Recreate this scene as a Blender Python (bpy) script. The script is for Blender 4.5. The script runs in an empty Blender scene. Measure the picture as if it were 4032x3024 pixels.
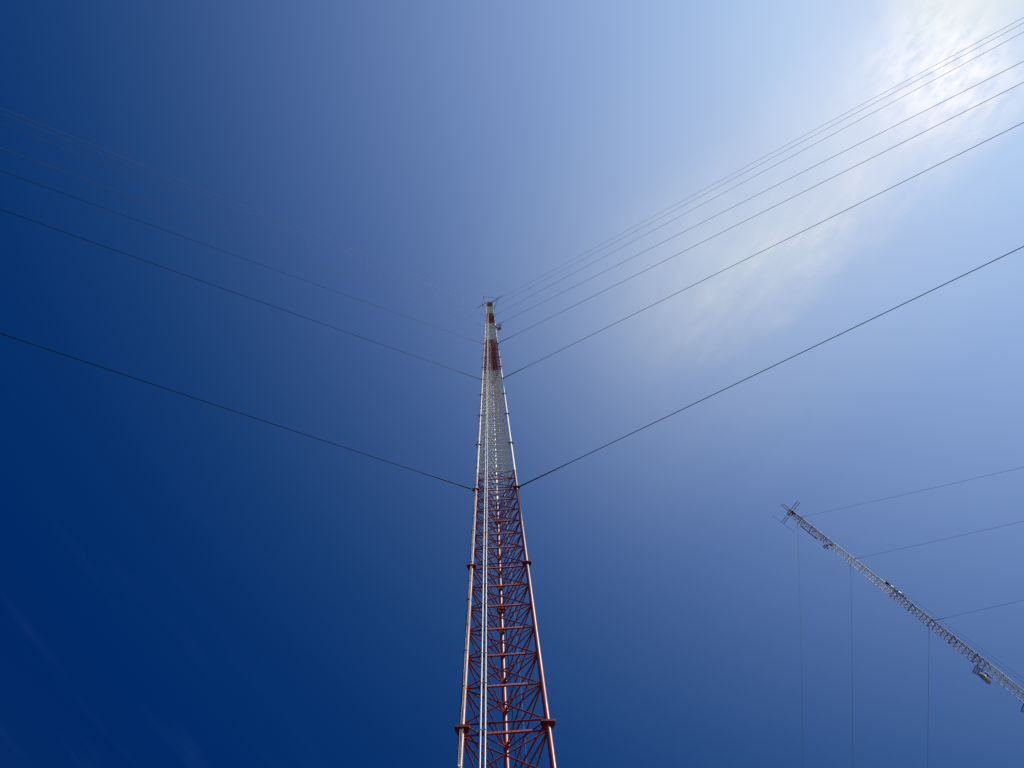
import bpy, math, random
from mathutils import Vector, Matrix

SC = bpy.context.scene
COL = SC.collection
random.seed(7)

# ------------------------------------------------------------------ camera
cam_d = bpy.data.cameras.new("camera")
cam = bpy.data.objects.new("camera", cam_d)
COL.objects.link(cam)
CAMR = ((0.999536071, -0.004276402, -0.030155515),
        (0.0, -0.990093900, 0.140406798),
        (-0.030457227, -0.140341659, -0.989634567))
cam.matrix_world = Matrix.Translation((0, 0, 1.6)) @ Matrix(CAMR).transposed().to_4x4()
cam_d.sensor_fit = 'HORIZONTAL'
cam_d.sensor_width = 36.0
cam_d.lens = 3030.0 / 4032.0 * 36.0
cam_d.clip_start = 0.1
cam_d.clip_end = 20000
SC.camera = cam

# ------------------------------------------------------------------ sky and sun
SUN_EL, SUN_AZ = 55.07, -32.14           # azimuth counted from +X towards +Y
SUN_DIR = Vector((0.48485, -0.30465, 0.81982)).normalized()
SKY_STRENGTH = 0.15
SUN_STRENGTH = 4.5
SC.view_settings.view_transform = 'Standard'
SC.view_settings.look = 'None'
SC.view_settings.exposure = 0.0
SC.view_settings.gamma = 1.0
SC.view_settings.use_curve_mapping = False
SC.cycles.use_adaptive_sampling = False
SC.cycles.use_denoising = False      # the thin guy wires smear when denoised
SC.cycles.max_bounces = 6


def lin(c):
    c = c / 255.0
    return c / 12.92 if c <= 0.04045 else ((c + 0.055) / 1.055) ** 2.4


class Net:
    """small helper for writing shader maths"""
    def __init__(self, nt):
        self.nt = nt

    def node(self, kind, **kw):
        n = self.nt.nodes.new(kind)
        for k, v in kw.items():
            setattr(n, k, v)
        return n

    def put(self, sock, v):
        if isinstance(v, bpy.types.NodeSocket):
            self.nt.links.new(v, sock)
        else:
            sock.default_value = v

    def m(self, op, a, b=0.0, c=0.0, clamp=False):
        n = self.node('ShaderNodeMath', operation=op, use_clamp=clamp)
        for s, v in zip(n.inputs, (a, b, c)):
            self.put(s, v)
        return n.outputs[0]

    def dot(self, v, w):
        n = self.node('ShaderNodeVectorMath', operation='DOT_PRODUCT')
        self.put(n.inputs[0], v)
        self.put(n.inputs[1], w)
        return n.outputs['Value']

    def smooth(self, x, a, b, lo=0.0, hi=1.0):
        n = self.node('ShaderNodeMapRange', interpolation_type='SMOOTHSTEP')
        self.put(n.inputs['Value'], x)
        for k, v in (('From Min', a), ('From Max', b), ('To Min', lo), ('To Max', hi)):
            n.inputs[k].default_value = v
        return n.outputs[0]

    def xyz(self, x, y, z=0.0):
        n = self.node('ShaderNodeCombineXYZ')
        for s, v in zip(n.inputs, (x, y, z)):
            self.put(s, v)
        return n.outputs[0]

    def noise(self, vec, scale, detail=4.0, rough=0.55, dist=0.0):
        n = self.node('ShaderNodeTexNoise')
        self.put(n.inputs['Vector'], vec)
        n.inputs['Scale'].default_value = scale
        n.inputs['Detail'].default_value = detail
        n.inputs['Roughness'].default_value = rough
        n.inputs['Distortion'].default_value = dist
        return n.outputs['Fac']

    def ramp(self, fac, stops, interp='LINEAR'):
        n = self.node('ShaderNodeValToRGB')
        cr = n.color_ramp
        cr.interpolation = interp
        while len(cr.elements) < len(stops):
            cr.elements.new(0.5)
        for e, (p, c) in zip(cr.elements, stops):
            e.position = p
            e.color = (c[0], c[1], c[2], 1)
        self.put(n.inputs[0], fac)
        return n.outputs[0]

    def mix(self, fac, a, b, mode='MIX'):
        n = self.node('ShaderNodeMix', data_type='RGBA', blend_type=mode)
        self.put(n.inputs['Factor'], fac)
        self.put(n.inputs['A'], a)
        self.put(n.inputs['B'], b)
        n.clamp_result = False
        return n.outputs['Result']


world = bpy.data.worlds.new("World")
SC.world = world
world.use_nodes = True
W = Net(world.node_tree)
bg = world.node_tree.nodes['Background']
bg.inputs['Strength'].default_value = SKY_STRENGTH
sky = W.node('ShaderNodeTexSky', sky_type='NISHITA', sun_disc=False)
sky.sun_elevation = math.radians(SUN_EL)
sky.sun_rotation = math.radians(90 - SUN_AZ)
dirn = W.node('ShaderNodeTexCoord').outputs['Generated']
theta = W.m('DIVIDE', W.m('ARCCOSINE', W.dot(dirn, SUN_DIR)), math.pi)
# clear, very dry air: the blue deepens away from the sun more than the stock sky does
# rows: angle from the sun in degrees, sky radiance at that angle, and its ratio to the stock sky
CLEAR = [(0, 0.8308, 0.8714, 0.9047, 0.3501, 0.3943, 0.4208), (2, 0.7758, 0.855, 0.9216, 0.3269, 0.3869, 0.4286), (3.6, 0.7011, 0.8148, 0.9301, 0.3109, 0.3887, 0.4536),
         (4.8, 0.5647, 0.6939, 0.9131, 0.2779, 0.3676, 0.488), (7, 0.4969, 0.6445, 0.8879, 0.2969, 0.412, 0.5556), (10, 0.4342, 0.5972, 0.855, 0.3382, 0.4875, 0.6499),
         (13, 0.3883, 0.5442, 0.8105, 0.3921, 0.5577, 0.7313), (15, 0.3579, 0.5026, 0.7761, 0.4268, 0.5931, 0.7756), (18, 0.3183, 0.4586, 0.7363, 0.4809, 0.6574, 0.8431),
         (21, 0.2801, 0.413, 0.6903, 0.5261, 0.7041, 0.8889), (24, 0.2433, 0.3671, 0.6401, 0.5566, 0.729, 0.9116), (27, 0.2081, 0.322, 0.5876, 0.5678, 0.7306, 0.912),
         (30, 0.1749, 0.2789, 0.5343, 0.5573, 0.7097, 0.8928), (32.5, 0.1489, 0.245, 0.4904, 0.532, 0.6777, 0.8646), (35, 0.1248, 0.2134, 0.4476, 0.4935, 0.6351, 0.828),
         (37.5, 0.1027, 0.1843, 0.4066, 0.4446, 0.5852, 0.7856), (40, 0.0828, 0.1578, 0.368, 0.3885, 0.531, 0.7398), (42.5, 0.0653, 0.1341, 0.3319, 0.3291, 0.4754, 0.6928),
         (45, 0.0501, 0.1132, 0.2988, 0.2698, 0.4209, 0.6463), (47.5, 0.0374, 0.095, 0.2688, 0.2137, 0.3692, 0.6017), (50, 0.0271, 0.0794, 0.2419, 0.1633, 0.3217, 0.5601),
         (52.5, 0.0189, 0.0662, 0.2183, 0.12, 0.2792, 0.5224), (55, 0.0127, 0.0552, 0.1978, 0.0846, 0.242, 0.4891), (57.5, 0.0082, 0.0463, 0.1805, 0.0572, 0.2103, 0.4604),
         (60, 0.0051, 0.0391, 0.1663, 0.0371, 0.184, 0.4366), (63, 0.0028, 0.0326, 0.153, 0.0213, 0.1591, 0.4146), (66, 0.0013, 0.0281, 0.144, 0.0102, 0.141, 0.3996),
         (70, 0.0003, 0.0247, 0.1385, 0.0025, 0.1264, 0.39), (74, 0.0003, 0.0222, 0.1329, 0.0024, 0.111, 0.3685), (100, 0.02, 0.05, 0.14, 0.02, 0.1, 0.28),
         (178, 0.03, 0.05, 0.1, 0.05, 0.08, 0.15)]
tint = W.ramp(theta, [(r[0] / 180.0, r[4:7]) for r in CLEAR])
own = W.ramp(theta, [(r[0] / 180.0, r[1:4]) for r in CLEAR])
K = 1.0 / SKY_STRENGTH
clear = W.mix(0.5, W.mix(1.0, sky.outputs[0], tint, 'MULTIPLY'), W.mix(1.0, own, (K, K, K, 1), 'MULTIPLY'))
# thin high cloud: a layer seen from below, coordinates are tan(zenith angle)
sep = W.node('ShaderNodeSeparateXYZ')
W.put(sep.inputs[0], dirn)
zc = W.m('MAXIMUM', sep.outputs['Z'], 0.05)
qx, qy = W.m('DIVIDE', sep.outputs['X'], zc), W.m('DIVIDE', sep.outputs['Y'], zc)
q = W.xyz(qx, qy)
s_ = W.m('SUBTRACT', W.dot(q, (0.776, -0.630, 0)), 0.140)
t_ = W.m('SUBTRACT', W.dot(q, (0.630, 0.776, 0)), 0.156)
wob = W.m('SUBTRACT', W.noise(W.xyz(W.m('MULTIPLY', s_, 7.0), W.m('MULTIPLY', t_, 13.0), 3.1), 1.0, 6.0, 0.62), 0.5)
tw = W.m('ADD', t_, W.m('MULTIPLY', wob, 0.11))
shift = W.m('MULTIPLY', W.smooth(s_, 0.40, 0.60), 0.15)
tu = W.m('SUBTRACT', W.m('ADD', t_, W.m('MULTIPLY', wob, 0.08)), shift)
upper = W.smooth(tu, -0.15, 0.05)
lower = W.smooth(tw, 0.035, 0.15, 1.0, 0.0)
haze_t = W.m('MULTIPLY', W.smooth(t_, -0.30, -0.02), W.smooth(tw, 0.06, 0.36, 1.0, 0.0))
haze = W.m('MULTIPLY', W.m('MULTIPLY', haze_t, W.smooth(s_, -0.34, 0.12)), W.m('SUBTRACT', 0.165, W.m('MULTIPLY', W.smooth(s_, 0.2, 0.6), 0.13)))
along = W.smooth(s_, -0.15, 0.20)
band = W.m('MULTIPLY', W.m('MULTIPLY', upper, lower), along)
soft = W.noise(W.xyz(W.m('MULTIPLY', s_, 6.0), W.m('MULTIPLY', t_, 9.0), 1.7), 1.0, 3.0, 0.5)
fine = W.noise(W.xyz(W.m('ADD', W.m('MULTIPLY', s_, 26.0), W.m('MULTIPLY', t_, 14.0)), W.m('MULTIPLY', t_, 52.0), 4.4), 1.0, 5.0, 0.58, 0.3)
fluff = W.noise(W.xyz(W.m('ADD', W.m('MULTIPLY', s_, 30.0), W.m('MULTIPLY', t_, 12.0)), W.m('MULTIPLY', t_, 62.0), 5.0), 1.0, 6.0, 0.6, 0.25)
rich = W.m('ADD', 0.46, W.m('MULTIPLY', W.smooth(soft, 0.32, 0.68), 0.12))
rich = W.m('ADD', rich, W.m('MULTIPLY', W.m('SUBTRACT', fine, 0.5), 0.30))
edge = W.m('MULTIPLY', W.smooth(tw, 0.02, 0.08), W.m('MULTIPLY', W.smooth(fine, 0.48, 0.70), 0.12))
dens = W.m('ADD', W.m('MULTIPLY', band, W.m('SUBTRACT', W.m('ADD', rich, edge), 0.12)), haze, clamp=True)
spot = W.m('DIVIDE', W.m('ARCCOSINE', W.dot(dirn, Vector((0.585, -0.268, 1.0)).normalized())), math.pi)
near = W.smooth(spot, 0.5 / 180, 6.5 / 180, 1.0, 0.0)
near = W.m('MULTIPLY', near, W.smooth(s_, 0.49, 0.61, 1.0, 0.0))
puff = W.m('MULTIPLY', near, W.smooth(fluff, 0.28, 0.64))
dens = W.m('ADD', dens, W.m('MULTIPLY', puff, 0.52), clamp=True)
# a few faint threads of cirrus low on the far side
f_s = W.m('ADD', W.m('MULTIPLY', qx, 0.55), W.m('MULTIPLY', qy, 0.835))
f_t = W.m('SUBTRACT', W.m('MULTIPLY', qy, 0.55), W.m('MULTIPLY', qx, 0.835))
thr = W.noise(W.xyz(W.m('MULTIPLY', f_s, 2.6), W.m('MULTIPLY', f_t, 17.0), 8.6), 1.0, 4.0, 0.55, 0.2)
faint = W.m('MULTIPLY', W.smooth(thr, 0.52, 0.78), W.smooth(theta, 62.0 / 180, 74.0 / 180))
dens = W.m('ADD', dens, W.m('MULTIPLY', faint, 0.030), clamp=True)
white = W.ramp(theta, [(0, (1.06, 1.06, 1.07)), (6 / 180, (1.08, 1.06, 1.06)), (10 / 180, (.90, .88, .93)), (14 / 180, (.80, .82, .86)),
                       (20 / 180, (.78, .82, .82)), (28 / 180, (.74, .79, .76)), (45 / 180, (.60, .66, .72)), (64 / 180, (.16, .34, .70)), (1, (.16, .34, .60))])
white = W.mix(1.0, white, (K, K, K, 1), 'MULTIPLY')
final = W.mix(dens, clear, white)
W.put(bg.inputs['Color'], final)

sun_d = bpy.data.lights.new("sun", 'SUN')
sun_d.energy = SUN_STRENGTH
sun_d.angle = math.radians(0.53)
sun_d.color = (1.0, 0.955, 0.89)
sun = bpy.data.objects.new("sun", sun_d)
COL.objects.link(sun)
sun.rotation_euler = SUN_DIR.to_track_quat('Z', 'Y').to_euler()
sun.location = SUN_DIR * 400


# ------------------------------------------------------------------ materials
def new_mat(name):
    m = bpy.data.materials.new(name)
    m.use_nodes = True
    return m, Net(m.node_tree), m.node_tree.nodes['Principled BSDF']


def plain(name, col, rough=0.5, metal=0.0, var=0.18, scale=3.0, spec=0.5):
    m, n, b = new_mat(name)
    pos = n.node('ShaderNodeNewGeometry').outputs['Position']
    f = n.noise(pos, scale, 5.0, 0.6)
    lo = tuple(c * (1 - var) for c in col) + (1,)
    hi = tuple(min(1, c * (1 + var)) for c in col) + (1,)
    n.put(b.inputs['Base Color'], n.mix(n.smooth(f, 0.3, 0.7), lo, hi))
    n.put(b.inputs['Roughness'], n.smooth(f, 0.2, 0.8, rough * 0.85, min(1, rough * 1.15)))
    b.inputs['Metallic'].default_value = metal
    b.inputs['Specular IOR Level'].default_value = spec
    return m


RED = (0.235, 0.011, 0.011)
WHITE = (0.74, 0.745, 0.72)


def banded(name, levels, first_red, red=RED, white=WHITE, rough=0.44):
    """aviation paint: red and white bands up the mast, weathered"""
    m, n, b = new_mat(name)
    pos = n.node('ShaderNodeNewGeometry').outputs['Position']
    sp = n.node('ShaderNodeSeparateXYZ')
    n.put(sp.inputs[0], pos)
    k = None
    for z in levels:
        step = n.m('GREATER_THAN', sp.outputs['Z'], z)
        k = step if k is None else n.m('ADD', k, step)
    odd = n.m('MODULO', k, 2.0)
    is_white = odd if first_red else n.m('SUBTRACT', 1.0, odd)
    streak = n.noise(n.xyz(n.m('MULTIPLY', sp.outputs['X'], 9.0), n.m('MULTIPLY', sp.outputs['Y'], 9.0), n.m('MULTIPLY', sp.outputs['Z'], 0.9)), 1.0, 6.0, 0.65)
    grime = n.smooth(streak, 0.35, 0.72)
    rc = n.mix(grime, tuple(c * 1.12 for c in red) + (1,), tuple(c * 0.72 for c in red) + (1,))
    wc = n.mix(grime, white + (1,), tuple(c * 0.80 for c in white) + (1,))
    rust = n.m('MULTIPLY', n.smooth(n.noise(pos, 7.0, 6.0, 0.7), 0.60, 0.70), 0.55)
    fade = n.smooth(n.noise(pos, 0.8, 4.0, 0.6), 0.40, 0.65)
    rc = n.mix(n.m('MULTIPLY', fade, 0.5), rc, (red[0] * 1.25, red[1] * 2.6, red[2] * 2.4, 1))
    n.put(b.inputs['Base Color'], n.mix(rust, n.mix(is_white, rc, wc), (0.085, 0.035, 0.022, 1)))
    b.inputs['Specular IOR Level'].default_value = 0.3
    n.put(b.inputs['Roughness'], n.smooth(streak, 0.25, 0.8, rough * 0.85, rough * 1.25))
    return m


S = 9.144                       # length of one lattice section of the tall mast
Z0 = 16.690                     # height of the lowest joint in view
ZT = 1.6 + 15.09 + 28.05 * S    # top of the tall mast
MAST_BANDS = [Z0 + i * S for i in (-2.0, 2.335, 6.66, 10.80, 15.08, 19.40, 23.85)]
M_MAST = banded("mast_paint", [-1.0] + MAST_BANDS[1:], False)
M_MAST2 = banded("far_mast_paint", [82.0, 108.1, 136.7, 161.8], True, (0.14, 0.022, 0.028), (0.66, 0.68, 0.67), 0.48)
M_BAR_LIT = banded("cable_bar_paint_lit", [-1.0] + MAST_BANDS[1:], False, (0.62, 0.14, 0.115), (0.82, 0.84, 0.86), 0.5)  # mast paint lightened: sunlight on the bars is put into their colour
M_PLATE_SHADED = banded("joint_plate_paint_shaded", [-1.0] + MAST_BANDS[1:], False, (0.17, 0.010, 0.011), (0.24, 0.245, 0.25), 0.5)  # mast paint darkened: shade on the plate undersides is painted into the colour
M_GALV = plain("galvanised_steel", (0.36, 0.385, 0.41), 0.50, 0.25, 0.08, 2.0)
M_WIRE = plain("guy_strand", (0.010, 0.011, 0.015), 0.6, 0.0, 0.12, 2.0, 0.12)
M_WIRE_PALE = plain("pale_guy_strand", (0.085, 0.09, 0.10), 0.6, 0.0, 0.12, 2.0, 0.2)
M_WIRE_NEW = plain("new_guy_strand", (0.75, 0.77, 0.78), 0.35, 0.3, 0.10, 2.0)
M_DARK = plain("dark_steel", (0.035, 0.032, 0.036), 0.55, 0.4, 0.25, 8.0)
M_BLACK = plain("black_cable_jacket", (0.016, 0.016, 0.018), 0.5, 0.0, 0.2, 10.0)
M_GREYCAB = plain("grey_cable_jacket", (0.20, 0.205, 0.21), 0.5, 0.0, 0.12, 10.0)
M_BOLT = plain("zinc_hardware", (0.55, 0.55, 0.56), 0.38, 0.7, 0.2, 20.0)
M_RADOME = plain("beige_radome", (0.40, 0.38, 0.34), 0.55, 0.0, 0.08, 1.5)
M_FIBRE = plain("white_fibreglass", (0.80, 0.80, 0.79), 0.4, 0.0, 0.06, 4.0)
M_GREYPAN = plain("grey_antenna_cover", (0.22, 0.24, 0.26), 0.5, 0.0, 0.12, 4.0)
M_GREYBOX = plain("grey_housing", (0.19, 0.19, 0.19), 0.6, 0.0, 0.1, 4.0)
M_GRATE = plain("expanded_metal", (0.18, 0.22, 0.23), 0.55, 0.4, 0.15, 6.0)
M_CONC = plain("concrete", (0.36, 0.35, 0.33), 0.85, 0.0, 0.15, 1.5)
M_LAMP = plain("lamp_glass", (0.45, 0.05, 0.04), 0.15, 0.0, 0.1, 4.0)


# ------------------------------------------------------------------ mesh building
class MB:
    def __init__(self):
        self.v, self.f, self.sm = [], [], []

    def add(self, vs, fs, smooth=False):
        o = len(self.v)
        self.v += [tuple(p) for p in vs]
        self.f += [tuple(i + o for i in f) for f in fs]
        self.sm += [smooth] * len(fs)

    def ring_tube(self, pts, r, n=8, cap=True, radii=None):
        pts = [Vector(p) for p in pts]
        rings = []
        for i, p in enumerate(pts):
            d = (pts[min(i + 1, len(pts) - 1)] - pts[max(i - 1, 0)]).normalized()
            ref = Vector((0, 0, 1)) if abs(d.z) < 0.95 else Vector((1, 0, 0))
            u = d.cross(ref).normalized()
            w = d.cross(u).normalized()
            rr = radii[i] if radii else r
            rings.append([p + (u * math.cos(a) + w * math.sin(a)) * rr for a in [2 * math.pi * k / n for k in range(n)]])
        vs = [p for ring in rings for p in ring]
        fs = []
        for i in range(len(pts) - 1):
            for k in range(n):
                k2 = (k + 1) % n
                fs.append((i * n + k, i * n + k2, (i + 1) * n + k2, (i + 1) * n + k))
        self.add(vs, fs, True)
        if cap:
            self.add(rings[0], [tuple(range(n))])
            self.add(rings[-1], [tuple(reversed(range(n)))])

    def tube(self, a, b, r, n=8, cap=True):
        self.ring_tube([a, b], r, n, cap)

    def box(self, c, sx, sy, sz, ux=(1, 0, 0), uy=(0, 1, 0), uz=(0, 0, 1)):
        c, ux, uy, uz = Vector(c), Vector(ux), Vector(uy), Vector(uz)
        vs = [c + ux * (sx / 2 * i) + uy * (sy / 2 * j) + uz * (sz / 2 * k) for i in (-1, 1) for j in (-1, 1) for k in (-1, 1)]
        self.add(vs, [(0, 1, 3, 2), (4, 6, 7, 5), (0, 4, 5, 1), (2, 3, 7, 6), (0, 2, 6, 4), (1, 5, 7, 3)])

    def bar(self, a, b, w, h, up=(0, 0, 1)):
        a, b = Vector(a), Vector(b)
        d = (b - a)
        L = d.length
        d.normalize()
        up = Vector(up)
        y = up.cross(d).normalized()
        z = d.cross(y).normalized()
        self.box((a + b) / 2, L, w, h, d, y, z)

    def prism(self, poly, z0, z1):
        n = len(poly)
        vs = [(x, y, z0) for x, y in poly] + [(x, y, z1) for x, y in poly]
        self.add(vs, [tuple(reversed(range(n))), tuple(range(n, 2 * n))] + [(k, (k + 1) % n, n + (k + 1) % n, n + k) for k in range(n)])

    def torus(self, c, R, r, axis, n=20, m=8):
        c, axis = Vector(c), Vector(axis).normalized()
        ref = Vector((0, 0, 1)) if abs(axis.z) < 0.9 else Vector((1, 0, 0))
        u = axis.cross(ref).normalized()
        w = axis.cross(u)
        vs, fs = [], []
        for i in range(n):
            a = 2 * math.pi * i / n
            e = u * math.cos(a) + w * math.sin(a)
            for k in range(m):
                b = 2 * math.pi * k / m
                vs.append(c + e * (R + r * math.cos(b)) + axis * (r * math.sin(b)))
        for i in range(n):
            for k in range(m):
                fs.append((i * m + k, ((i + 1) % n) * m + k, ((i + 1) % n) * m + (k + 1) % m, i * m + (k + 1) % m))
        self.add(vs, fs, True)

    def lathe(self, c, axis, prof, n=40):
        """prof: list of (distance along the axis, radius)"""
        c, axis = Vector(c), Vector(axis).normalized()
        ref = Vector((0, 0, 1)) if abs(axis.z) < 0.9 else Vector((1, 0, 0))
        u = axis.cross(ref).normalized()
        w = axis.cross(u)
        vs, fs = [], []
        for d, r in prof:
            for k in range(n):
                a = 2 * math.pi * k / n
                vs.append(c + axis * d + (u * math.cos(a) + w * math.sin(a)) * max(r, 1e-4))
        for i in range(len(prof) - 1):
            for k in range(n):
                fs.append((i * n + k, (i + 1) * n + k, (i + 1) * n + (k + 1) % n, i * n + (k + 1) % n))
        self.add(vs, fs, True)

    def build(self, name, mat, parent=None):
        me = bpy.data.meshes.new(name)
        if parent is not None:
            o = Vector(parent_world(parent))
            vs = [(x - o.x, y - o.y, z - o.z) for x, y, z in self.v]
        else:
            vs = self.v
        me.from_pydata(vs, [], self.f)
        me.polygons.foreach_set('use_smooth', self.sm)
        me.materials.append(mat)
        me.update()
        ob = bpy.data.objects.new(name, me)
        COL.objects.link(ob)
        if parent is not None:
            ob.parent = parent
        return ob


def parent_world(o):
    x = Vector((0, 0, 0))
    while o is not None:
        x += o.location
        o = o.parent
    return x


def thing(name, loc, label, cat, group=None):
    o = bpy.data.objects.new(name, None)
    o.empty_display_size = 0.3
    COL.objects.link(o)
    o.location = loc
    o['label'] = label
    o['category'] = cat
    if group:
        o['group'] = group
    return o


# ------------------------------------------------------------------ ground
def ground():
    m, n, b = new_mat("dry_grass_and_gravel")
    pos = n.node('ShaderNodeNewGeometry').outputs['Position']
    big = n.noise(pos, 0.03, 4.0, 0.6)
    small = n.noise(pos, 1.8, 6.0, 0.65)
    grass = n.mix(n.smooth(small, 0.3, 0.7), (0.045, 0.045, 0.03, 1), (0.09, 0.087, 0.065, 1))
    grav = n.mix(n.smooth(small, 0.35, 0.65), (0.08, 0.076, 0.072, 1), (0.13, 0.126, 0.12, 1))
    n.put(b.inputs['Base Color'], n.mix(n.smooth(big, 0.42, 0.58), grass, grav))
    b.inputs['Roughness'].default_value = 0.95
    bmp = n.node('ShaderNodeBump')
    bmp.inputs['Strength'].default_value = 0.4
    n.put(bmp.inputs['Height'], small)
    n.put(b.inputs['Normal'], bmp.outputs[0])
    g = MB()
    N, R = 96, 6000.0
    vs, fs = [(0, 0, 0)], []
    rad = [20, 80, 300, 1000, R]
    for r in rad:
        for k in range(N):
            a = 2 * math.pi * k / N
            vs.append((r * math.cos(a), r * math.sin(a), 0))
    for k in range(N):
        fs.append((0, 1 + k, 1 + (k + 1) % N))
    for i in range(len(rad) - 1):
        for k in range(N):
            a, b2 = 1 + i * N + k, 1 + i * N + (k + 1) % N
            fs.append((a, a + N, b2 + N, b2))
    g.add(vs, fs)
    o = g.build("ground", m)
    o['kind'] = 'structure'


ground()

# ------------------------------------------------------------------ the tall mast
LEG_L, LEG_R, LEG_B = Vector((-0.560, 9.532, 0)), Vector((1.256, 9.424, 0)), Vector((0.416, 11.051, 0))
CEN = (LEG_L + LEG_R + LEG_B) / 3
LEGS = [LEG_L, LEG_R, LEG_B]
mast = thing("lattice_mast", (CEN.x, CEN.y, 0), "tall three-legged red and white lattice mast with two pipes up its front", "radio mast")


def up(v, z):
    return Vector((v.x, v.y, z))


for lg in LEGS:
    mb = MB()
    zs = [0.4] + [Z0 + i * S for i in range(-1, 29) if Z0 + i * S < ZT] + [ZT]
    mb.ring_tube([up(lg, z) for z in zs], 0.063, 20)
    mb.build("leg", M_MAST, mast)

# bolted joint plates, three per joint
PLATE = [(-0.155, -0.115), (0.155, -0.115), (0.175, -0.09), (0.168, -0.02), (0.085, 0.115), (0.06, 0.13), (-0.06, 0.13), (-0.085, 0.115), (-0.168, -0.02), (-0.175, -0.09)]
for i in range(28):
    zj = Z0 + i * S
    for lg in LEGS:
        mb = MB()
        mb.prism([(lg.x + x * 0.92, lg.y + y * 0.95) for x, y in PLATE], zj - 0.034, zj - 0.002)
        mb.prism([(lg.x + x * 0.92, lg.y + y * 0.95) for x, y in PLATE], zj + 0.002, zj + 0.034)
        for (bx, by) in ((-0.125, -0.06), (0.125, -0.06), (0.0, 0.098)):
            mb.tube((lg.x + bx, lg.y + by, zj - 0.058), (lg.x + bx, lg.y + by, zj + 0.062), 0.018, 6)
        mb.build("joint_plate", M_PLATE_SHADED, mast)

# struts, crossed braces and cable bars, bay by bay from the bottom of the view upwards
FACES = [(LEG_L, LEG_R), (LEG_R, LEG_B), (LEG_B, LEG_L)]
strut_jobs, brace_jobs, bar_jobs = [], [], []
BAY = (0.022, 0.181, 0.340, 0.4985, 0.657, 0.8165, 0.978)
for sec in range(-2, 28):
    for j, fr in enumerate(BAY):
        z = Z0 + (sec + fr) * S
        if z < 0.6 or z > ZT:
            continue
        for k, (a, b) in enumerate(FACES):
            e = (b - a).normalized()
            strut_jobs.append((z, up(a, z) + e * 0.055, up(b, z) - e * 0.055))
        if j != 0:
            bar_jobs.append(z)
        elif True:
            pass
        if j < 6:
            z2 = Z0 + (sec + BAY[j + 1]) * S
            if z2 > ZT:
                continue
            for k, (a, b) in enumerate(FACES):
                e = (b - a).normalized()
                nrm = Vector((e.y, -e.x, 0)) * 0.012
                zlo, zhi = z + 0.05, z2 - 0.05
                brace_jobs.append((z, up(a, zlo) + e * 0.05 + nrm, up(b, zhi) - e * 0.05 + nrm))
                brace_jobs.append((z, up(b, zlo) - e * 0.05 - nrm, up(a, zhi) + e * 0.05 - nrm))
ZVIEW = 14.9        # nothing of the mast below this shows
TANG = (LEG_R - LEG_L).normalized()
FRONT = Vector((TANG.y, -TANG.x, 0))


def strut(mb, a, b):
    mb.tube(a, b, 0.0225, 8)
    e = (b - a).normalized()
    for p, q in ((a, 1), (b, -1)):          # gusset tabs where it meets the legs
        mb.box(p + e * (0.045 * q), 0.10, 0.011, 0.17, e, Vector((e.y, -e.x, 0)), (0, 0, 1))


def brace(mb, a, b):
    mb.tube(a, b, 0.0185, 8)


def cable_bar(mb, z):
    """perforated flat bar on the front face"""
    o = up(LEG_L, z) + FRONT * 0.030
    x0, x1, n = 0.50, 1.475, 10
    h, t, hole = 0.060, 0.006, 0.026
    ctr = lambda x: o + TANG * x
    for dz in (-1, 1):
        mb.box(ctr((x0 + x1) / 2) + Vector((0, 0, dz * (h / 2 - (h - hole) / 4))), x1 - x0, t, (h - hole) / 2, TANG, FRONT, (0, 0, 1))
    p = (x1 - x0) / n
    for k in range(n + 1):
        xa = x0 + (k - 0.5) * p + hole / 2
        xb = x0 + (k + 0.5) * p - hole / 2
        xa, xb = max(xa, x0), min(xb, x1)
        mb.box(ctr((xa + xb) / 2), xb - xa, t, hole, TANG, FRONT, (0, 0, 1))


def split(jobs, limit, name, rest, fn, mat=M_MAST):
    jobs = sorted(jobs, key=lambda j: (j[0] if isinstance(j, tuple) else j))
    seen = [j for j in jobs if (j[0] if isinstance(j, tuple) else j) >= ZVIEW]
    few, many = seen[:limit], seen[limit:] + [j for j in jobs if j not in seen]
    for j in few:
        mb = MB()
        fn(mb, *(j[1:] if isinstance(j, tuple) else (j,)))
        mb.build(name, mat, mast)
    mb = MB()
    for j in many:
        fn(mb, *(j[1:] if isinstance(j, tuple) else (j,)))
    o = mb.build(rest, mat, mast)
    o['kind'] = 'stuff'


split(strut_jobs, 100, "strut", "upper_strut_mass", strut)
split(brace_jobs, 100, "cross_brace", "upper_brace_mass", brace)
split(bar_jobs, 100, "cable_bar", "upper_bar_mass", cable_bar, M_BAR_LIT)

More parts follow.
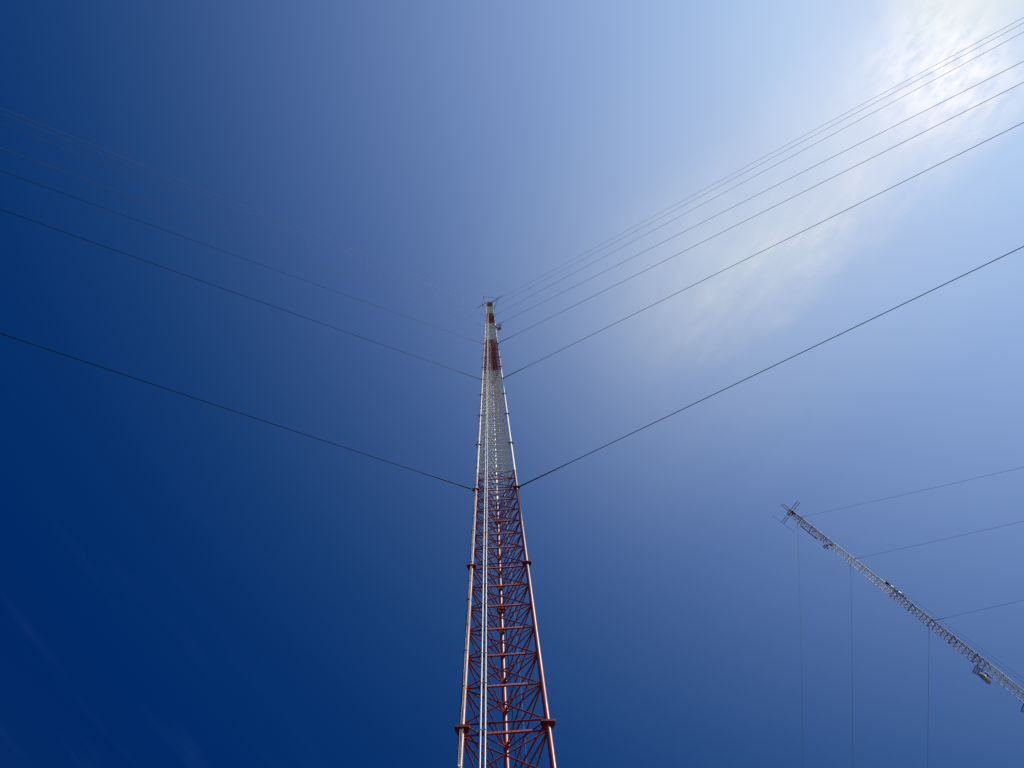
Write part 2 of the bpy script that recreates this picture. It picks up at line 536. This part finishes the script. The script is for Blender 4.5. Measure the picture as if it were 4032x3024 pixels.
# two bright pipes up the front face, with their clamps
PIPE_TOP = Z0 + 19.2 * S
for k, (x, off) in enumerate(((0.394, 0.085), (0.490, 0.085))):
    mb = MB()
    base = LEG_L + TANG * x + FRONT * off
    pts = [up(base, 0.5)] + [up(base + TANG * 0.004 * math.sin(i * 1.7 + k), Z0 + i * S * 0.5) for i in range(-3, 39) if Z0 + i * S * 0.5 < PIPE_TOP] + [up(base, PIPE_TOP)]
    mb.ring_tube(pts, 0.0255, 16)
    pipe = mb.build("feed_pipe", M_GALV, mast)
    pipe['label'] = ("left" if k == 0 else "right") + " one of the two silver pipes on the front"
    cl = [z for z in sorted(bar_jobs) if ZVIEW <= z < PIPE_TOP]
    for z in cl[:50]:
        mb = MB()
        c = up(base, z + 0.02)
        mb.torus(c, 0.032, 0.008, (0, 0, 1), 16, 6)
        mb.box(c - FRONT * 0.040 - TANG * 0.03, 0.02, 0.05, 0.05, TANG, FRONT, (0, 0, 1))
        mb.tube(c - TANG * 0.055 + FRONT * 0.005, c - TANG * 0.03 + FRONT * 0.005, 0.012, 6)
        mb.tube(c - TANG * 0.042 - FRONT * 0.03, c - TANG * 0.042 + FRONT * 0.03, 0.007, 6)
        mb.build("pipe_clamp", M_BOLT, pipe)
# angle backing behind the pipes at every bar
def pipe_bracket(mb, z):
    o = up(LEG_L, z - 0.012) + FRONT * 0.034
    mb.box(o + TANG * 0.425, 0.21, 0.012, 0.075, TANG, FRONT, (0, 0, 1))


split([z for z in bar_jobs if z < PIPE_TOP], 100, "pipe_bracket", "upper_bracket_mass", pipe_bracket, M_DARK)

# cables tied to the left leg
for k, (ang, r, mat, nm) in enumerate(((-128, 0.0095, M_BLACK, "black cable on the left leg"), (-112, 0.008, M_GREYCAB, "pale cable on the left leg"),
                                       (-98, 0.0095, M_BLACK, "black cable on the left leg"), (-84, 0.008, M_GREYCAB, "pale cable on the left leg"))):
    mb = MB()
    pts = []
    z = 0.5
    i = 0
    while z < Z0 + 23 * S:
        a = math.radians(ang + 7 * math.sin(i * 2.1 + k * 1.3))
        pts.append(up(LEG_L, z) + Vector((math.cos(a), math.sin(a), 0)) * (0.079 + 0.008 * (k % 2)))
        z += 1.45
        i += 1
    mb.ring_tube(pts, r, 8)
    c = mb.build("cable", mat, mast)
    c['label'] = nm
tz = 15.35
for i in range(48):
    mb = MB()
    a = math.radians(-106)
    c = up(LEG_L, tz)
    mb.torus(c + Vector((math.cos(a), math.sin(a), 0)) * 0.014, 0.084, 0.006, (0, 0, 1), 20, 6)
    if i % 5 == 0:
        mb.lathe(c + Vector((math.cos(a), math.sin(a), 0)) * 0.085 - Vector((0, 0, 0.05)), (0, 0, 1), [(0, 0), (0.005, 0.022), (0.10, 0.026), (0.105, 0)], 12)
    mb.build("cable_tie", M_GALV if i % 2 == 0 else M_DARK, mast)
    tz += 1.42 + 0.35 * ((i * 37) % 5) / 5

# top frame
mb = MB()
for a, b in FACES:
    mb.bar(up(a, ZT + 0.02), up(b, ZT + 0.02), 0.09, 0.07)
top_frame = mb.build("top_frame", M_FIBRE, mast)
mb = MB()
mb.lathe((CEN.x, CEN.y, 0.0), (0, 0, 1), [(0.0, 1.6), (0.5, 1.6), (0.5, 0.0)], 24)
mb.build("footing", M_CONC, mast)


# ------------------------------------------------------------------ guy wires
def guy(leg, cen, z, az, dist, sag, label, group, radius, mat, fit=1.0, steps=40, plate=0.0, cat="guy wire", top_loop=True):
    a = math.radians(az)
    d = Vector((math.cos(a), math.sin(a), 0))
    P0 = up(leg, z)
    A = up(leg + d * dist, 0.3)
    f = lambda t: P0 + (A - P0) * t - Vector((0, 0, 4 * sag * t * (1 - t)))
    root = thing("guy_wire", P0, label, cat, group)
    t0 = (0.30 * fit) / (A - P0).length
    mb = MB()
    ts = [t0 + (1 - t0) * (i / steps) for i in range(steps + 1)]
    mb.ring_tube([f(t) for t in ts], radius, 8)
    mb.build("strand", mat, root)
    dd = (f(0.01) - f(0)).normalized()
    side = dd.cross(Vector((0, 0, 1))).normalized()
    # lug on the leg, shackle ring and a served grip
    mb = MB()
    s = fit
    mb.bar(P0 + d * 0.05, P0 + dd * 0.17 * s, 0.035 * s, 0.10 * s)
    mb.build("lug", M_DARK, root)
    mb = MB()
    mb.torus(P0 + dd * 0.225 * s, 0.055 * s, 0.016 * s, side)
    mb.tube(P0 + dd * 0.16 * s - side * 0.06 * s, P0 + dd * 0.16 * s + side * 0.06 * s, 0.017 * s, 8)
    mb.build("shackle", M_DARK, root)
    mb = MB()
    L = (A - P0).length
    pts = [f((0.27 * s + x * s) / L) for x in (0.0, 0.05, 0.5, 1.6, 2.5)]
    mb.ring_tube(pts, 0.03, 8, True, [0.03 * s, 0.034 * s, max(0.027 * s, radius * 1.5), max(0.025 * s, radius * 1.4), radius * 1.25])
    mb.tube(pts[2], pts[2].lerp(pts[3], .35) - Vector((0, 0, 0.10 * s)), 0.009 * s, 6)
    mb.build("grip", M_WIRE, root)
    return root


ORD = ["lowest", "second lowest", "third lowest", "fourth lowest", "third highest", "second highest", "topmost"]
GR = "guy wires of the tall red and white mast"
GZ = [Z0 + i * S for i in (2, 6, 10, 14, 18, 23, 27.4)]
GZ = [34.98, 71.55, 108.13, 144.71, 181.28, 227.0, 267.24]
R_SAG = [1.065, 1.472, 1.848, 1.042, 1.908, 3.205, 4.64]
L_SAG = [1.521, 1.951, 3.386, 1.313, 2.638, 2.425, 3.722]
RAD = [0.0145, 0.016, 0.017, 0.018, 0.018, 0.018, 0.018]
for i in range(7):
    fit = 1.0 if i == 0 else (1.25 if i == 1 else 1.5)
    guy(LEG_R, CEN, GZ[i], -33.15, 82 if i < 4 else 107, R_SAG[i],
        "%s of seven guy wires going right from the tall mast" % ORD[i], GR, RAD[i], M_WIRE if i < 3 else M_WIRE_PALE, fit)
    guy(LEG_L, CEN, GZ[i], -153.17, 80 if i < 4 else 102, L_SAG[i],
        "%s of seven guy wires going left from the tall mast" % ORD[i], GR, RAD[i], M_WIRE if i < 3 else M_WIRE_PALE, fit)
BACKL = ["dark guy wire seen through the lattice, nearest the back leg", "dark guy wire seen through the lattice beside the pale one",
         None, None, None, "pale sunlit guy wire seen through the lattice right of the back leg", None]
for i, lab in enumerate(BACKL):
    if lab:
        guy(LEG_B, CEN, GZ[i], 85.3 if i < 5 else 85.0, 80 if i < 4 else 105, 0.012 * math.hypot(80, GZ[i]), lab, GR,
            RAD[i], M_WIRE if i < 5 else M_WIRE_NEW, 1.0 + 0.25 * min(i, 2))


# ------------------------------------------------------------------ things on the tall mast
def pole_arm(mb, a, b, r0, r1, n=8):
    mb.ring_tube([a, b], r0, n, True, [r0, r1])


ZA = ZT + 0.25
spider = thing("spreader_antenna", (CEN.x, CEN.y, ZT), "dark four-armed spreader frame on the very tip of the tall mast", "antenna")
RM, RE = Vector((3.16, 8.21, ZA)), Vector((4.96, 7.18, ZA))
LM, LE = Vector((-2.31, 10.59, ZA)), Vector((-3.98, 11.62, ZA))
BM_, BE = Vector((-1.66, 7.62, ZA)), Vector((-2.59, 5.99, ZA))
FM_, FE = Vector((1.60, 13.47, ZA)), Vector((1.95, 15.4, ZA))
for a, m_, e, r in ((up(LEG_R, ZA), RM, RE, 0.085), (up(LEG_L, ZA), LM, LE, 0.085), (up(LEG_L, ZA) + Vector((-0.02, -0.15, 0)), BM_, BE, 0.05), (up(LEG_B, ZA), FM_, FE, 0.085)):
    mb = MB()
    mb.ring_tube([a, m_, e], r, 8, True, [r, r * 0.95, r * 0.8])
    mb.lathe(m_ - (e - a).normalized() * 0.15, e - a, [(0, 0), (0, r * 1.7), (0.3, r * 1.7), (0.3, 0)], 10)
    mb.build("arm", M_DARK, spider)
for a, b in ((RM, BM_), (BM_, LM), (LM, FM_), (FM_, RM)):
    mb = MB()
    mb.tube(a, b, 0.055, 8)
    mb.build("ring_tube", M_DARK, spider)

# a grey panel on a pole beside the left leg, near the top
side = thing("panel_antenna", up(LEG_L, 222) + Vector((-0.25, 0, 0)), "slim grey antenna on a dark pole beside the mast's left leg just under the tip", "antenna")
mb = MB()
px, py = -0.93, 9.55
mb.tube((px + 0.12, py, 205), (px, py, 238), 0.09, 8)
mb.build("pole", M_DARK, side)
mb = MB()
mb.box((px - 0.10, py - 0.1, 240.5), 0.28, 0.22, 13.0)
mb.build("cover", M_GREYPAN, side)
mb = MB()
for z in (206, 217, 228):
    mb.bar((px + 0.1, py, z), (LEG_L.x, LEG_L.y, z), 0.06, 0.06)
mb.build("bracket", M_DARK, side)

# comb-like antenna on a small platform at the right leg
comb = thing("comb_antenna", (1.35, 9.5, 139.0), "dark comb of rods over a small box, high on the tall mast's right leg", "antenna")
cz = 141.2
ax = Vector((0.86, -0.50, 0)).normalized()
ay = Vector((0.50, 0.86, 0)).normalized()
c0 = Vector((1.82, 9.30, cz))
for k in range(6):
    mb = MB()
    c = c0 + ax * (-0.46 + 0.20 * k) - ay * 0.10
    mb.bar(c - ay * 0.36, c + ay * 0.36, 0.075, 0.10)
    mb.build("rod", M_DARK, comb)
mb = MB()
mb.bar(c0 - ax * 0.62, c0 + ax * 0.62, 0.05, 0.06)
mb.bar(up(LEG_R, cz), c0 - ax * 0.3, 0.07, 0.07)
mb.build("boom", M_DARK, comb)
mb = MB()
mb.box(c0 + ay * 0.36 - ax * 0.05 + Vector((0, 0, -0.5)), 0.78, 0.46, 0.55, ax, ay)
mb.build("housing", M_GREYBOX, comb)
mb = MB()
mb.ring_tube([up(LEG_L + TANG * 0.5 + FRONT * 0.06, cz - 2), up(LEG_L + TANG * 1.0 + FRONT * 0.08, cz - 2.2), up(LEG_R + FRONT * 0.08, cz - 1.2), c0 + Vector((0, 0, -0.6))], 0.045, 8)
mb.build("feed_cable", M_GREYPAN, comb)

# ------------------------------------------------------------------ the second, slimmer mast further off
C2 = Vector((75.336, 58.410, 0))
OUT = Vector((0.79029, 0.61274, 0))
RT = Vector((0.61274, -0.79029, 0))
loc = lambda o, r, z: C2 + OUT * o + RT * r + Vector((0, 0, z))
A_L, A_R, A_B = loc(-0.330, -0.732, 0), loc(-0.469, 0.652, 0), loc(0.799, 0.081, 0)
LEGS2 = [A_L, A_R, A_B]
FACES2 = [(A_L, A_R), (A_R, A_B), (A_B, A_L)]
T2 = 185.6
S2 = 6.096
F2 = [105.0 + S2 * i for i in range(-17, 14) if 105.0 + S2 * i < T2 - 1]
far = thing("lattice_mast", (C2.x, C2.y, 0), "slender far lattice mast in dull red and grey white, lower right", "radio mast")
for lg in LEGS2:
    mb = MB()
    mb.ring_tube([up(lg, z) for z in [0.3] + F2 + [T2]], 0.052, 14)
    mb.build("leg", M_MAST2, far)
for zj in F2[14:]:
    for lg in LEGS2:
        mb = MB()
        mb.lathe(up(lg, zj - 0.05), (0, 0, 1), [(0, 0), (0, 0.11), (0.10, 0.11), (0.10, 0)], 12)
        mb.build("joint_plate", M_MAST2, far)
sj, bj = [], []
for zj in F2 + [F2[-1] + S2]:
    for k in range(5):
        zz = [zj - S2 + S2 * (k + 0.5) / 5 * 0.96 + S2 * 0.02]
    lv = [zj + 0.13, zj + 1.27, zj + 2.46, zj + 3.64, zj + 4.83, zj + S2 - 0.13]
    for j, z in enumerate(lv):
        if z > T2 + 0.05:
            break
        for a, b in FACES2:
            e = (b - a).normalized()
            sj.append((z, up(a, z) + e * 0.04, up(b, z) - e * 0.04))
            if j < 5 and lv[j + 1] < T2 + 0.05:
                a2, b2 = (a, b) if j % 2 == 0 else (b, a)
                bj.append((z, up(a2, z) , up(b2, lv[j + 1])))
VIEW2 = 97.0
for jobs, nm, rest, w in ((sj, "strut", "upper_strut_mass", 0.042), (bj, "cross_brace", "upper_brace_mass", 0.010)):
    seen = sorted([j for j in jobs if j[0] >= VIEW2], key=lambda j: j[0])
    low = [j for j in jobs if j[0] < VIEW2]
    for z, a, b in seen[:100]:
        mb = MB()
        mb.tube(a, b, w, 8)
        mb.build(nm, M_MAST2, far)
    mb = MB()
    for z, a, b in seen[100:] + low:
        mb.tube(a, b, w, 8)
    o = mb.build(rest, M_MAST2, far)
    o['kind'] = 'stuff'
# black cables run up inside the far mast
for k, (o, r, zt) in enumerate(((0.55, 0.12, 117), (0.45, 0.22, 115), (0.62, 0.02, 164))):
    mb = MB()
    mb.ring_tube([loc(o, r, z) for z in [1 + 6 * i for i in range(int((zt - 1) / 6) + 1)]], 0.028 if k < 2 else 0.02, 8)
    mb.build("cable", M_BLACK, far)
mb = MB()
mb.lathe((C2.x, C2.y, 0.0), (0, 0, 1), [(0.0, 1.2), (0.4, 1.2), (0.4, 0.0)], 24)
mb.build("footing", M_CONC, far)

GR2 = "guy wires of the far slender mast"
G2Z = [178.92, 151.32, 122.76]
ORD2 = ["topmost", "middle", "lowest"]
for i in range(3):
    guy(A_R, C2, G2Z[i], -87.97, 78, (2.041, 1.52, 0.764)[i], "%s of three guy wires running right from the far mast" % ORD2[i], GR2, 0.019, M_WIRE, 1.4)
    guy(A_L, C2, G2Z[i], 152.03, 79, (2.323, 1.573, 0.651)[i], "%s of three guy wires dropping straight down from the far mast" % ORD2[i], GR2, 0.019, M_WIRE, 1.4)
    guy(A_B, C2, G2Z[i], 32.03, 80, (0.378, 1.127, 1.994)[i], "%s of three guy wires running close along the far mast's upper edge" % ORD2[i], GR2, 0.019, M_WIRE, 1.4)


# ------------------------------------------------------------------ things on the far mast
def lattice_arm(root, a0, a1, b0, b1, name="arm"):
    mb = MB()
    mb.tube(a0, a1, 0.058, 8)
    mb.tube(b0, b1, 0.058, 8)
    n = 5
    for k in range(n):
        p = a0.lerp(a1, k / n)
        qv = b0.lerp(b1, (k + 1) / n)
        mb.tube(p, qv, 0.014, 6)
        mb.tube(b0.lerp(b1, k / n), a0.lerp(a1, (k + 1) / n), 0.012, 6)
    mb.tube(a1, b1, 0.022, 6)
    return mb.build(name, M_DARK, root)


ZX = 186.5
cross = thing("cross_arm_antenna", loc(0.3, 0, T2), "cross of four dark truss arms with a long thin rod, on the far mast's tip", "antenna")
lattice_arm(cross, loc(0.29, 0.69, ZX), loc(0.20, 3.28, ZX), loc(1.04, 0.67, ZX), loc(0.95, 3.34, ZX))
lattice_arm(cross, loc(0.52, -0.64, ZX), loc(0.55, -3.34, ZX), loc(1.16, -0.54, ZX), loc(1.28, -3.34, ZX))
lattice_arm(cross, loc(-0.05, 0.57, ZX), loc(-2.17, 0.55, ZX), loc(0.0, -0.03, ZX), loc(-2.45, -0.04, ZX))
lattice_arm(cross, loc(1.5, 0.50, ZX), loc(4.0, 0.50, ZX), loc(1.5, -0.10, ZX), loc(4.0, -0.10, ZX))
mb = MB()
ra, rb = loc(-2.37, -3.36, ZX), loc(4.77, -3.30, ZX)
mb.ring_tube([ra, ra.lerp(rb, .5) + Vector((0, 0, 0.05)), rb], 0.030, 8)
for t in (0.05, 0.16, 0.84, 0.97):
    p = ra.lerp(rb, t)
    mb.lathe(p, rb - ra, [(0, 0), (0.02, 0.07), (0.14, 0.07), (0.16, 0)], 10)
mb.build("rod", M_DARK, cross)
mb = MB()
corners = [loc(0.10, 0.66, ZX - .1), loc(0.20, -0.66, ZX - .1), loc(1.15, -0.55, ZX - .1), loc(1.5, 0.62, ZX - .1)]
for k in range(4):
    mb.bar(corners[k], corners[(k + 1) % 4], 0.13, 0.13)
mb.bar(corners[0], corners[2], 0.09, 0.09)
mb.bar(corners[1] + Vector((0, 0, .12)), corners[3] + Vector((0, 0, .12)), 0.09, 0.09)
mb.build("base_frame", M_MAST2, cross)
mb = MB()
mb.box(loc(1.2, 0.35, ZX - .35), 0.8, 0.55, 0.5, OUT, RT)
mb.build("tuning_box", M_DARK, cross)

pan = thing("panel_antenna", loc(-0.3, -0.95, 167.4), "long dark slab antenna hung along the far mast's lower side near its tip", "antenna")
mb = MB()
mb.box(loc(-0.35, -1.02, 171.9), 0.30, 0.22, 9.2, OUT, RT)
mb.build("cover", M_GREYPAN, pan)
mb = MB()
for z in (168.2, 171.9, 175.6):
    mb.bar(loc(-0.35, -0.92, z), up(A_L, z), 0.07, 0.07)
    mb.tube(loc(-0.3, -0.84, z - .25), loc(-0.3, -0.84, z + .25), 0.06, 8)
mb.build("bracket", M_GALV, pan)


def ice_shield(pts, label, ribs, mast_pt):
    root = thing("ice_shield", sum(pts, Vector()) / 4, label, "ice shield", "ice shields on the far mast")
    mb = MB()
    for k in range(4):
        mb.bar(pts[k], pts[(k + 1) % 4], 0.07, 0.07)
    for k in range(ribs):
        t = (k + 1) / (ribs + 1)
        mb.bar(pts[0].lerp(pts[1], t), pts[3].lerp(pts[2], t), 0.045, 0.045)
    mb.build("frame", M_DARK, root)
    mb = MB()
    n = 12
    for k in range(1, n):
        t = k / n
        mb.bar(pts[0].lerp(pts[3], t) + Vector((0, 0, .04)), pts[1].lerp(pts[2], t) + Vector((0, 0, .04)), 0.020, 0.010)
        mb.bar(pts[0].lerp(pts[1], t) + Vector((0, 0, .052)), pts[3].lerp(pts[2], t) + Vector((0, 0, .052)), 0.020, 0.010)
    mb.build("grating", M_GRATE, root)
    mb = MB()
    mb.bar(pts[2], mast_pt, 0.06, 0.06)
    mb.bar(pts[3], mast_pt + Vector((0, 0, -.4)), 0.05, 0.05)
    mb.build("stay", M_DARK, root)
    return root


def on(px, py, z):
    """world point of a drawn station at height z, given as (out, right) from the far mast's axis"""
    return loc(px, py, z)


ice_shield([on(*p) for p in ((-1.04, -1.36, 162.4), (-0.37, -1.60, 162.4), (-0.10, -0.82, 162.4), (-0.70, -0.66, 162.4))],
           "small framed grating shield below the long slab antenna on the far mast", 0, up(A_L, 162.2))
ice_shield([on(*p) for p in ((-0.65, -2.04, 109.2), (0.53, -1.68, 109.2), (0.24, -0.74, 109.2), (-0.99, -0.88, 109.2))],
           "framed grating shield with two ribs just above the beige dish on the far mast", 2, up(A_L, 109.2))
ice_shield([on(*p) for p in ((-0.29, -1.89, 98.9), (0.79, -1.52, 98.9), (0.36, -0.60, 98.9), (-0.76, -0.77, 98.9))],
           "framed grating shield cut by the frame's right edge, lowest on the far mast", 1, up(A_L, 99.1))

dish = thing("drum_dish", loc(-0.4, -1.5, 107.05), "beige drum-shaped microwave dish on the far mast, lower right", "dish antenna")
dc = loc(-0.40, -1.46, 107.05)
dax = (-RT - OUT * 0.12).normalized()
mb = MB()
mb.lathe(dc, dax, [(-0.16, 0.90), (-0.13, 0.93), (0.30, 0.93), (0.30, 0.90), (0.36, 0.72), (0.385, 0.35), (0.39, 0.0)], 48)
mb.build("shroud", M_RADOME, dish)
mb = MB()
mb.lathe(dc, dax, [(-0.42, 0.0), (-0.42, 0.22), (-0.34, 0.30), (-0.22, 0.72), (-0.16, 0.90)], 48)
mb.build("reflector", M_FIBRE, dish)
mb = MB()
mb.tube(dc - dax * 0.42, dc - dax * 0.62, 0.16, 12)
mb.tube(dc - dax * 0.60 + Vector((0, 0, 0.8)), dc - dax * 0.60 - Vector((0, 0, 0.8)), 0.06, 10)
mb.bar(dc - dax * 0.60 + Vector((0, 0, 0.6)), up(A_L, 107.65), 0.06, 0.06)
mb.bar(dc - dax * 0.60 - Vector((0, 0, 0.6)), up(A_L, 106.45), 0.06, 0.06)
mb.tube(dc + Vector((0, 0, 0.9)) - dax * 0.1, up(A_L, 108.4), 0.03, 8)
mb.build("mount", M_DARK, dish)

lampt = thing("obstruction_light", loc(-0.4, -1.18, 161.5), "small dark lamp on a short arm below the upper shield of the far mast", "warning light")
mb = MB()
mb.bar(up(A_L, 161.7), loc(-0.4, -1.18, 161.45), 0.05, 0.05)
mb.build("arm", M_DARK, lampt)
mb = MB()
mb.lathe(loc(-0.4, -1.18, 161.3), (0, 0, 1), [(0, 0), (0, .13), (.16, .13), (.16, 0)], 14)
mb.build("lamp_base", M_DARK, lampt)
mb = MB()
mb.lathe(loc(-0.4, -1.18, 161.46), (0, 0, 1), [(0, .10), (.16, .10), (.24, .05), (.26, 0)], 14)
mb.build("lens", M_LAMP, lampt)

beac = thing("beacon_box", loc(-0.2, -0.1, 161.3), "bright white box inside the far mast's lattice where red meets white", "beacon")
mb = MB()
mb.lathe(loc(-0.55, -0.08, 161.35), (0, 0, 1), [(0, 0), (0, .24), (.08, .27), (.36, .27), (.5, .16), (.52, 0)], 18)
mb.build("dome", M_FIBRE, beac)
mb = MB()
mb.box(loc(-0.5, -0.05, 160.95), 0.5, 0.5, 0.7, OUT, RT)
mb.build("cabinet", M_RADOME, beac)
mb = MB()
mb.bar(up(A_L, 160.6), up(A_R, 160.6), 0.08, 0.05)
mb.build("shelf", M_MAST2, beac)

wh = thing("stick_antenna", loc(-0.3, 0.7, 133), "pair of bright white tubes with a dark box clamped along the far mast's upper edge", "antenna")
for z0, z1 in ((135.75, 137.1), (133.0, 134.35)):
    mb = MB()
    mb.lathe(loc(-0.35, 0.86, z0), (0, 0, 1), [(0, 0), (0, .12), (z1 - z0, .12), (z1 - z0, 0)], 16)
    mb.build("tube", M_FIBRE, wh)
mb = MB()
mb.box(loc(-0.35, 0.74, 138.4), 0.5, 0.42, 0.75, OUT, RT)
mb.build("junction_box", M_DARK, wh)
mb = MB()
mb.tube(loc(-0.35, 0.86, 131.4), loc(-0.35, 0.86, 138.2), 0.05, 10)
for z in (135.05, 134.7, 132.6, 131.9, 137.4):
    mb.bar(loc(-0.35, 0.90, z), up(A_R, z), 0.14, 0.12)
mb.build("clamp_pole", M_DARK, wh)
